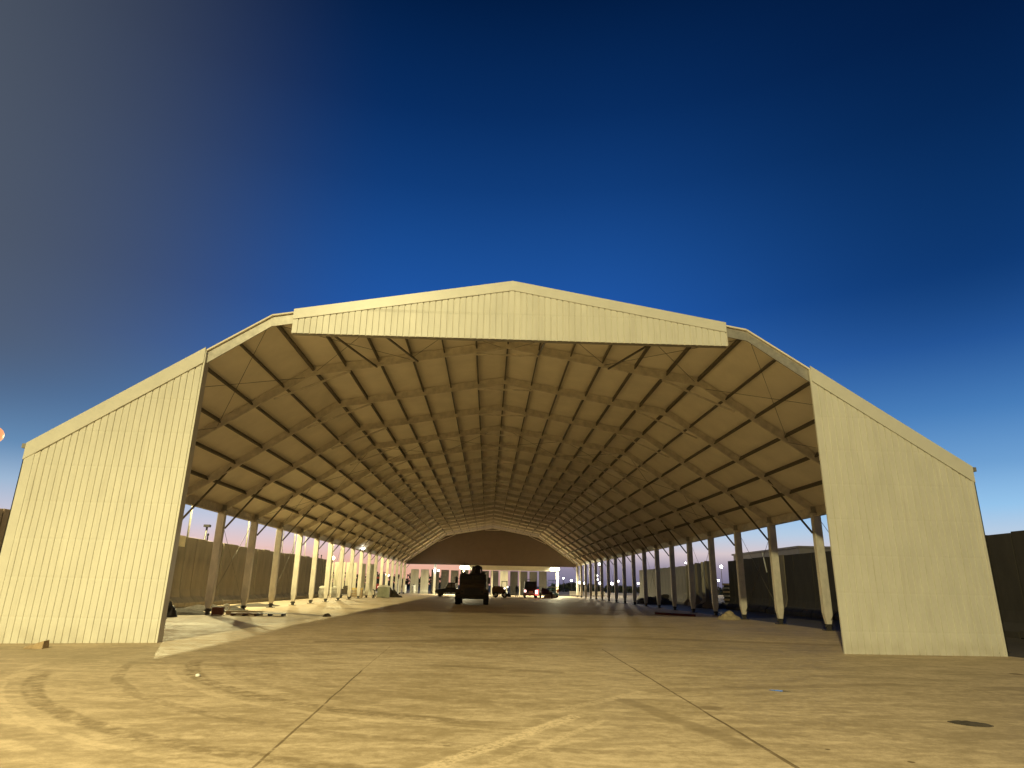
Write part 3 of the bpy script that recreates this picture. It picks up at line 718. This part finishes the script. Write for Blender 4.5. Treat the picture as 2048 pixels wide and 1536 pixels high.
mound('debris_lump', 'small dark lump lying alone on the floor past the first columns', 'debris', (-8.85, 16.1, 0), .22, .2, .14, M_rub, 9, 8)
mound('rubbish_bag', 'dark rubbish bag slumped by the edge of the left cream panel', 'bag', (-15.6, 13.2, 0), .38, .34, .5, M_black, 11, 12)
t = thing('crate', 'red brown wooden crate standing just right of the first left column', 'crate', (-14.25, 15.6, 0), .15)
for i in range(3): MB().box(-.25, .25, -.2, .2, .02 + i * .125, .135 + i * .125).build('board', M_redbox, t)
MB().box(-.26, -.19, -.22, -.202, .0, .39).box(.19, .26, -.22, -.202, .0, .39).build('batten', M_redbox, t)
b = MB()
for k in range(24):
    a0, a1 = 6.28319 * k / 24, 6.28319 * (k + 1) / 24
    b.cyl((.17 * math.cos(a0), 0, .22 + .17 * math.sin(a0)), (.17 * math.cos(a1), 0, .22 + .17 * math.sin(a1)), .065, n=8, cap=False)
o = b.build('cable_coil', M_white); o.location = (-15.0, 18.6, 0); o.rotation_euler = (R(-8), 0, .3); tag(o, 'round white coil standing on edge behind the red brown crate', 'coil')
b = MB().box(-.9, .9, -.12, .12, 0, .2); o = b.build('timber_beam', M_pale, None, .01); o.location = (-13.15, 16.3, 0); o.rotation_euler = (0, 0, .1); tag(o, 'pale timber beam lying to the right of the red brown crate', 'timber')
def mat_stack(loc, rz, w, label, cat, m):
    t = thing('pallet', label, cat, loc, rz)
    b = MB()
    for i in range(5): b.box(-w, w, -.45 + i * .19, -.32 + i * .19, .105, .135)
    b.build('top_boards', m, t)
    for x in (-w + .06, 0, w - .06): MB().box(x - .05, x + .05, -.46, .45, .02, .10).build('bearer', m, t)
    return t
mat_stack((-12.8, 15.4, 0), .15, .62, 'dark pallet lying by the foot of the second left column', 'pallet', M_brown)
t = mat_stack((-11.6, 15.6, 0), .12, .70, 'black pallet lying alone on the floor before the third left column', 'pallet', M_black)
def bulk_bag(loc, rz, label):
    t = thing('bulk_bag', label, 'bag', loc, rz, 'bulk bags by the left wall')
    b = MB(); b.ball((0, 0, .55), .62, .60, .60, 16, 10, .05, 4); b.box(-.48, .48, -.48, .48, .02, 1.0); b.build('sack', M_gray, t, .06)
    b = MB(); b.ball((0, 0, 1.08), .55, .52, .22, 14, 8, .12, 6); b.build('white_cover', M_bag, t)
    MB().box(-.55, .55, -.5, .5, 0, .018).build('liner_sheet', M_bag, t)
    return t
bulk_bag((-18.85, 56.6, 0), .2, 'grey bulk bag with a white top against the wall left of the sixth column')
bulk_bag((-18.2, 60.2, 0), -.15, 'grey bulk bag with a white top in front of the floodlit yellow wall')
t = thing('timber_stack', 'stack of yellow timber on bearers between the far left columns', 'timber', (-16.0, 60.5, 0), .1)
for i in range(4): MB().box(-.75, .75, -.5, .5, .12 + i * .26, .33 + i * .26).build('bundle', M_yellow if i > 2 else M_wood, t)
for i in range(4): MB().box(-.7, -.6, -.5, .5, .0 + i * .26 + (.0 if i == 0 else .07), .12 + i * .26).box(.6, .7, -.5, .5, .0 + i * .26 + (.0 if i == 0 else .07), .12 + i * .26).build('bearer', M_wood, t)
t = thing('hand_cart', 'dark hand cart with junk left of the yellow timber stack', 'cart', (-16.9, 58.6, 0), .3)
MB().box(-.7, .7, -.4, .4, .4, .5).build('deck', M_dark, t); MB().box(-.5, .45, -.3, .35, .5, 1.0).ball((.1, 0, 1.1), .35, .3, .25, 10, 6, .15, 2).build('load', M_rub, t)
for x in (-.5, .5):
    for y in (-.36, .36): MB().cyl((x, y - .04, .2), (x, y + .04, .2), .2, n=14).build('wheel', M_rubber, t)
MB().beam((.7, 0, .5), (1.15, 0, 1.1), .05, .05).build('handle', M_galv, t)
t = thing('covered_bin', 'pale green grey covered bin standing at the far left columns', 'bin', (-13.1, 62.5, 0), .1)
MB().box(-.72, .72, -.6, .6, .05, 1.25).build('body', M_green, t, .06); MB().prism([(-.74, 1.25), (.74, 1.25), (.7, 1.38), (.3, 1.48), (-.3, 1.48), (-.7, 1.38)], 'y', -.62, .62).build('lid', M_bag, t)
for x in (-.35, 0, .35): MB().box(x - .03, x + .03, -.625, -.6, .1, 1.2).build('rib', M_green, t)
t = thing('pipe_stand', 'black folding pipe stand left of the pale green grey bin', 'stand', (-13.9, 60.8, 0))
MB().cyl((0, 0, .0), (0, 0, .9), .05, n=10).build('post', M_black, t)
for a in range(3): MB().beam((0, 0, .45), (.35 * math.cos(a * 2.1), .35 * math.sin(a * 2.1), .0), .05, .05).build('leg', M_black, t)
MB().prism([(-.22, .9), (0, .82), (.22, .9), (.22, 1.0), (0, .9), (-.22, 1.0)], 'y', -.12, .12).build('cradle', M_black, t)
mound('rubbish_heap', 'small heap of pale and dark rubbish right of the pale green grey bin', 'rubbish', (-12.9, 67.5, 0), 1.5, .8, .7, M_rub, 21)
t = thing('lorry', 'red lorry with one white headlight far behind the left columns', 'lorry', (-19.2, 92, 0))
MB().box(-1.1, 1.1, 0, 1.7, .7, 2.7).build('cab', M_redr, t, .08); MB().box(-1.15, 1.15, 1.8, 6, .9, 3.1).build('cargo_box', M_dark, t, .04)
MB().box(-.95, .95, -.03, .0, 1.6, 2.4).build('windshield', M_glass, t); MB().box(-1.1, 1.1, -.12, -.02, .45, .8).build('bumper', M_dark, t)
for s in (-1, 1):
    MB().cyl((s * .75, -.06, 1.15 if s < 0 else 1.1), (s * .75, .0, 1.1), .16, n=14).build('headlight', E_white if s > 0 else M_glass, t)
    for y in (.9, 4.8): wheel(t, s * .95, y, .48, .28, s)
t = thing('portable_panel', 'tall narrow white panel glowing in floodlight near the rear left corner', 'panel', (-16.3, 101.2, 0), .2)
MB().box(-.24, .24, -.04, .04, .1, 2.5).build('board', M_white, t, .01); MB().box(-.3, -.2, -.3, .3, 0, .1).box(.2, .3, -.3, .3, 0, .1).build('foot', M_white, t)
for i, (x, y) in enumerate(((-15.6, 103.2), (-14.0, 103.6))):
    t = thing('water_drum', ('white plastic drum right of the tall white panel', 'white plastic drum behind the last left column')[i], 'drum', (x, y, 0))
    MB().cyl((0, 0, .05), (0, 0, 1.5), .36, n=18).cyl((0, 0, .5), (0, 0, .58), .39, n=18).cyl((0, 0, 1.0), (0, 0, 1.08), .39, n=18).build('barrel', M_white, t); MB().cyl((0, 0, 1.5), (0, 0, 1.62), .15, n=12).build('cap', M_dark, t)
# what stands on and behind the left wall
t = thing('lit_patch_board', 'pale yellow board added for the floodlit patch on the left blast wall top beside the opening', 'board', (-19.72, 22.0, 3.65))
MB().box(-.05, .0, -.85, .85, 0, .66).build('board', M_pale, t); MB().box(-.32, -.052, .5, .6, .1, .2).box(-.32, -.052, -.6, -.5, .1, .2).build('bracket', M_galv, t)  # added board; its pale colour stands for light falling on the wall top
t = thing('wall_post', 'short black leaning post with a box on top, behind the left wall', 'post', (-20.6, 27.3, 0))
MB().cyl((0, -.1, 0), (.1, .25, 5.3), .07, n=8).build('post', M_black, t); MB().box(-.1, .3, .1, .42, 5.25, 5.42).build('junction_box', M_black, t)
for y, h, lab in ((27.9, 4.75, 'tiny dark peg on the left wall beside the black leaning post'), (59.0, 4.75, 'short dark peg on the left wall top, left one of a pair'), (60.6, 4.7, 'short dark peg on the left wall top, right one of a pair')):
    o = MB().cyl((0, 0, 0), (0, 0, h), .05, n=8).ball((0, 0, h), .08, .08, .1, 8, 6).build('wall_peg', M_black); o.location = (-20.5, y, 0); tag(o, lab, 'peg')
for y, h, lab in ((53.9, 7.2, 'thin white pole behind the left wall just right of the fourth column'), (45.8, 8.5, 'thin pale pole behind the left wall between the third and fourth columns')):
    o = MB().cyl((0, 0, 0), (0, 0, h), .05, .03, n=8).ball((0, 0, h), .05, .05, .07, 8, 6).build('mast_pole', M_galv); o.location = (-20.7, y, 0); tag(o, lab, 'pole')
def small_lamp(name, label, loc, rad, em, post):
    t = thing(name, label, 'lamp', loc); MB().ball((0, 0, 0), rad, rad, rad, 12, 8).build('globe', em, t)
    MB().cyl((0, .06, -post), (0, .06, .02), .03 if post < 2 else .06, n=8).build('stem', M_dark, t); return t
small_lamp('wall_lamp', 'white lamp standing on top of the floodlit yellow wall', (-22.1, 73.6, 4.9), .26, E_warm, .7)
small_lamp('eave_lamp', 'small white lamp under the left eave near the eighth column', (-14.95, 57.25, 5.45), .12, E_white, -.1)
small_lamp('post_lamp', 'left one of two white lamps on the thick left rear post', (-9.9, 97.6, 3.95), .17, E_white, .4)
small_lamp('post_lamp', 'right one of two white lamps on the thick left rear post', (-9.25, 97.6, 3.95), .17, E_white, .4)
small_lamp('yard_lamp', 'white lamp on a post far behind the left columns', (-27.4, 160, 3.7), .5, E_white, 3.7)

# ------------------------------------------------------------------ along the right side
t = thing('steel_beam', 'red primed steel beam lying on the floor by the right columns', 'beam', (11.95, 25.6, 0), -.95)
b = MB(); b.box(-1.6, 1.6, -.1, .1, .0, .015).box(-1.6, 1.6, -.01, .01, .015, .125).box(-1.6, 1.6, -.1, .1, .125, .14); b.build('section', M_redd, t)
MB().box(-1.62, -1.6, -.1, .1, 0, .14).box(1.6, 1.62, -.1, .1, 0, .14).build('end_plate', M_redd, t)
mound('sand_pile', 'pale sand pile at the foot of a right column behind the red beam', 'sand', (14.0, 21.1, 0), .75, .55, .30, M_sand, 31)
mound('sand_pile', 'small sand heap on the floor near the rear trailer', 'sand', (8.9, 83, 0), 1.1, .8, .55, M_sand, 33)
for i, (x, y, s_) in enumerate(((18.6, 57, 1.2), (20.8, 44.5, .9), (21, 66, 1.5))):
    mound('rubble_heap', ('low rubble heap before the edge on wall segments', 'dark rubble heap at the foot of the nearest edge on segment', 'rubble heap before the pale wall segments')[i], 'rubble', (x, y, 0), 1.9 * s_, 1.4 * s_, .5 * s_, M_rub, 40 + i)
t = thing('pallet_stack', 'tall stack of boards and pallets seen between two right columns beside the dark wall', 'pallets', (27.6, 57, 0), .2)
for i in range(6):
    MB().box(-1.0, 1.0, -.6, .6, .1 + i * .42, .30 + i * .42).build('boards', M_wood if i % 2 else M_gray, t)
    MB().box(-.9, -.7, -.58, .58, i * .42 - (.12 if i else 0), .098 + i * .42).box(.7, .9, -.58, .58, i * .42 - (.12 if i else 0), .098 + i * .42).build('bearer', M_dark, t)
o = MB().cyl((21.84, 34.1, 4.6), (21.84, 33.6, 3.1), .05, n=10).ball((21.84, 34.1, 4.6), .07, .07, .07, 8, 6).build('pipe', M_white); tag(o, 'white pipe hanging at a slant on the dark right wall', 'pipe')
o = MB().cyl((0, 0, 0), (0, -.6, 6.8), .045, .03, n=8).ball((0, -.6, 6.8), .05, .05, .05, 8, 6).build('mast_pole', M_galv); o.location = (22.6, 35, 0); tag(o, 'thin pale pole behind the dark right wall above the slanting white pipe', 'pole')
t = thing('flat_roof_building', 'pale flat roofed building behind the dark right wall', 'building', (0, 0, 0))
MB().box(37.2, 62, 60, 82, 0, 6.75).build('wall', M_bldg, t); MB().box(37.0, 62.2, 59.8, 82.2, 6.75, 6.98).build('roof_slab', M_bldg, t)
for i in range(4): MB().box(40 + i * 5.4, 41.8 + i * 5.4, 59.95, 60.05, 1.2, 2.6).build('window', M_glass, t)
# loose things on the apron
b = MB().hexa([(-.27, -.12, 0), (.25, -.14, 0), (.25, .14, 0), (-.27, .12, 0)], [(-.24, -.06, .05), (.25, -.12, .2), (.24, .12, .21), (-.24, .07, .06)])
o = b.build('timber_offcut', M_wood, None, .008); o.location = (-12.55, -.75, zg(-12.5, -.75)); tag(o, 'wedge shaped timber offcut lying against the foot of the left cream panel', 'timber')
o = mound('grit_patch', 'dark brown oval patch of spilled grit on the concrete at the lower right', 'grit', (6.42, -9.6, -.079), .30, .22, .022, M_rub, 51); o.rotation_euler = (0, 0, -.6)
b = MB(); n = 28
b.add([(0, 0, 0)] + [(.17 * math.cos(6.283 * i / n) * (1 + .25 * math.sin(i * 1.7)), .085 * math.sin(6.283 * i / n) * (1 + .2 * math.cos(i * 2.3)), 0) for i in range(n)], [(0, 1 + i, 1 + (i + 1) % n) for i in range(n)], True)
M_water = bpy.data.materials.new('puddle_water'); M_water.use_nodes = True; pb = M_water.node_tree.nodes['Principled BSDF']; pb.inputs['Base Color'].default_value = (.1, .09, .08, 1); pb.inputs['Roughness'].default_value = .03; pb.inputs['IOR'].default_value = 1.33
o = structure(b.build('puddle', M_water)); o.location = (4.9, -6.72, -.072); o.rotation_euler = (0, 0, -.5)
o = MB().ball((0, 0, .02), .05, .04, .035, 8, 6, .15, 3).build('stone', M_white); o.location = (-6.1, -5.95, -.08); tag(o, 'small pale stone lying on the concrete at the lower left', 'stone')

# ------------------------------------------------------------------ far background
FAR = [(36.0, 200, 9.0, .55, 'tall yard lamp on the highest distant mast right of the rear opening'), (36.1, 206, 5.4, .5, None), (35.8, 203, 4.2, .4, None), (37.8, 210, 3.0, .75, None), (41.5, 208, 3.0, .8, None),
       (43.4, 206, 3.8, .5, None), (50.5, 208, 3.2, .7, None), (30.6, 208, 3.1, .6, None), (24.1, 200, 4.3, .5, 'leftmost distant white lamp right of the right rear post'), (27.3, 205, 3.7, .45, None), (33, 214, 3.0, .45, None),
       (64.8, 200, 10.0, .5, 'distant white lamp seen above the pale wall segments'), (70.7, 200, 5.6, .55, 'distant white lamp shining between the edge on wall segments'), (76.7, 200, 9.0, .75, 'tall distant orange white lamp left of the dark right wall'), (76.5, 203, 4.6, .5, 'low distant white lamp left of the dark right wall')]
for (x, y, h, rad, lab) in FAR:
    t = thing('distant_lamp', lab or 'white lamp on a pole in the far row of lights right of the hangar', 'lamp', (x, y, 0), 0, 'far lamps right of the hangar')
    rad *= rnd.uniform(.45, .8)
    MB().ball((0, 0, h), rad * .8, rad * .5, rad * .8, 12, 8).build('globe', E_white, t); MB().cyl((0, .3, 0), (0, .3, h), .09, n=6).build('pole', M_dark, t)
def far_light(loc, e, c=(1, .8, .5)):
    ld = bpy.data.lights.new('far_ground_light', 'POINT'); ld.energy = e; ld.color = c; ld.shadow_soft_size = .4
    lo = bpy.data.objects.new('far_ground_light', ld); C.objects.link(lo); lo.location = loc
far_light((36, 190, 9), 9000); far_light((30, 135, 9), 7000); far_light((70, 190, 9), 9000); far_light((-25, 140, 8), 5000); far_light((20, 116, 8), 4000); far_light((0, 128, 8), 6000); far_light((-40, 150, 8), 6000)  # some stand by the far lamps, others only added to warm the far ground
def tree_line(name, x0, x1, y, h, n, seed, label):
    rr = random.Random(seed); b = MB()
    for i in range(n):
        x = rr.uniform(x0, x1); k = .55 + .45 * noise.noise(Vector((x * .08, seed, 0))) + .25 * noise.noise(Vector((x * .35, seed, 3)))
        z = rr.uniform(0, 1) ** .8 * h * max(.25, k); yy = y + rr.uniform(-4, 4); s_ = rr.uniform(.35, .9)
        d = [Vector((rr.gauss(0, 1), rr.gauss(0, 1), rr.gauss(0, 1))).normalized() * s_ for _ in range(3)]
        c = Vector((x, yy, z)); b.add([c + d[0], c + d[1], c + d[2]], [(0, 1, 2)])
    o = b.build(name, M_leaf); o['kind'] = 'stuff'; o['label'] = label; return o
tree_line('tree_line', -190, -18, 240, 8.5, 9000, 4, 'dark far belt of trees behind the left columns')
tree_line('tree_line', 22, 110, 225, 4.2, 5000, 9, 'dark low far belt of trees behind the lights at the right')
def jersey(x, y, rz, label):
    o = MB().prism([(-.3, 0), (.3, 0), (.3, .12), (.14, .35), (.09, .85), (-.09, .85), (-.14, .35), (-.3, .12)], 'x', -1.4, 1.4).build('traffic_barrier', M_blastp, None, .02)
    o.location = (x, y, 0); o.rotation_euler = (0, 0, rz); tag(o, label, 'barrier'); return o
jersey(17.5, 118, .05, 'low pale concrete traffic barrier just right of the right rear post')
jersey(22.5, 121, .1, 'low concrete traffic barrier beyond the last right columns')
# ------------------------------------------------------------------ world
w = bpy.data.worlds.new('World'); sc.world = w; w.use_nodes = True; nt = w.node_tree; N = nt.nodes; L = nt.links
bg = N['Background']; tc = N.new('ShaderNodeTexCoord'); sp = N.new('ShaderNodeSeparateXYZ'); L.new(tc.outputs['Generated'], sp.inputs[0])
asn = N.new('ShaderNodeMath'); asn.operation = 'ARCSINE'; L.new(sp.outputs[2], asn.inputs[0])
mr = N.new('ShaderNodeMapRange'); mr.inputs[1].default_value = R(-5); mr.inputs[2].default_value = R(90); L.new(asn.outputs[0], mr.inputs[0])
def lin(c): return tuple(((v / 255 + .055) / 1.055) ** 2.4 if v > 10 else v / 255 / 12.92 for v in c) + (1,)
def ramp(stops):
    r_ = N.new('ShaderNodeValToRGB'); r_.color_ramp.interpolation = 'B_SPLINE' if False else 'EASE' if False else 'LINEAR'
    e = r_.color_ramp.elements
    while len(e) < len(stops): e.new(.5)
    for el, (d, c) in zip(e, stops):
        el.position = (d + 5) / 95; el.color = lin(c)
    L.new(mr.outputs[0], r_.inputs[0]); return r_.outputs[0]
high = [(9, (112, 162, 212)), (13, (80, 136, 200)), (18, (52, 108, 188)), (23, (33, 88, 168)), (28, (26, 77, 149)), (34, (16, 60, 122)), (40, (8, 45, 98)), (48, (2, 29, 69)), (58, (2, 16, 48)), (90, (1, 8, 28))]
right = ramp([(-5, (70, 66, 80)), (.2, (112, 108, 134)), (1.6, (150, 140, 160)), (2.8, (214, 198, 202)), (4.2, (184, 204, 226)), (6, (150, 196, 234))] + high)
left = ramp([(-5, (120, 90, 80)), (.2, (232, 168, 142)), (1.6, (236, 182, 158)), (2.8, (232, 198, 194)), (4.4, (206, 204, 220)), (6.5, (170, 198, 228))] + high)
azm = N.new('ShaderNodeMapRange'); azm.interpolation_type = 'SMOOTHSTEP'; azm.inputs[1].default_value = -.06; azm.inputs[2].default_value = .10
L.new(sp.outputs[0], azm.inputs[0])
mx = N.new('ShaderNodeMix'); mx.data_type = 'RGBA'; L.new(azm.outputs[0], mx.inputs[0]); L.new(left, mx.inputs[6]); L.new(right, mx.inputs[7])
ab = N.new('ShaderNodeMath'); ab.operation = 'ABSOLUTE'; L.new(sp.outputs[0], ab.inputs[0])
sd = N.new('ShaderNodeMapRange'); sd.interpolation_type = 'SMOOTHSTEP'; sd.inputs[1].default_value = .12; sd.inputs[2].default_value = .62; L.new(ab.outputs[0], sd.inputs[0])
up = N.new('ShaderNodeMapRange'); up.interpolation_type = 'SMOOTHSTEP'; up.inputs[1].default_value = .12; up.inputs[2].default_value = .42; L.new(sp.outputs[2], up.inputs[0])
sm = N.new('ShaderNodeMath'); sm.operation = 'MULTIPLY'; L.new(sd.outputs[0], sm.inputs[0]); L.new(up.outputs[0], sm.inputs[1])
mxs = N.new('ShaderNodeMix'); mxs.data_type = 'RGBA'; mxs.blend_type = 'MULTIPLY'; L.new(sm.outputs[0], mxs.inputs[0]); L.new(mx.outputs[2], mxs.inputs[6]); mxs.inputs[7].default_value = (.30, .42, .44, 1)
hz = N.new('ShaderNodeMapRange'); hz.interpolation_type = 'SMOOTHERSTEP'; hz.inputs[1].default_value = -.10; hz.inputs[2].default_value = -.84; hz.inputs[3].default_value = 0; hz.inputs[4].default_value = .98
L.new(sp.outputs[0], hz.inputs[0])  # grey lens glare at the upper left, put into the sky colour
mx2 = N.new('ShaderNodeMix'); mx2.data_type = 'RGBA'; lo_ = N.new('ShaderNodeMapRange'); lo_.interpolation_type = 'SMOOTHSTEP'; lo_.inputs[1].default_value = .02; lo_.inputs[2].default_value = .30; L.new(sp.outputs[2], lo_.inputs[0])
hm = N.new('ShaderNodeMath'); hm.operation = 'MULTIPLY'; L.new(hz.outputs[0], hm.inputs[0]); L.new(lo_.outputs[0], hm.inputs[1])
L.new(hm.outputs[0], mx2.inputs[0]); L.new(mxs.outputs[2], mx2.inputs[6]); mx2.inputs[7].default_value = lin((86, 94, 104))
bk = N.new('ShaderNodeMapRange'); bk.interpolation_type = 'SMOOTHSTEP'; bk.inputs[1].default_value = .55; bk.inputs[2].default_value = -.15; bk.inputs[3].default_value = 0; bk.inputs[4].default_value = .85
L.new(sp.outputs[1], bk.inputs[0])
mx3 = N.new('ShaderNodeMix'); mx3.data_type = 'RGBA'; L.new(bk.outputs[0], mx3.inputs[0]); L.new(mx2.outputs[2], mx3.inputs[6]); mx3.inputs[7].default_value = lin((4, 14, 36))
L.new(mx3.outputs[2], bg.inputs[0]); bg.inputs[1].default_value = 1.0
sc.view_settings.view_transform = 'Standard'; sc.view_settings.look = 'None'; sc.view_settings.exposure = 0; sc.view_settings.gamma = 1
sc.cycles.use_denoising = True
sc.cycles.max_bounces = 8; sc.cycles.diffuse_bounces = 5
sc.cycles.sample_clamp_indirect = 6
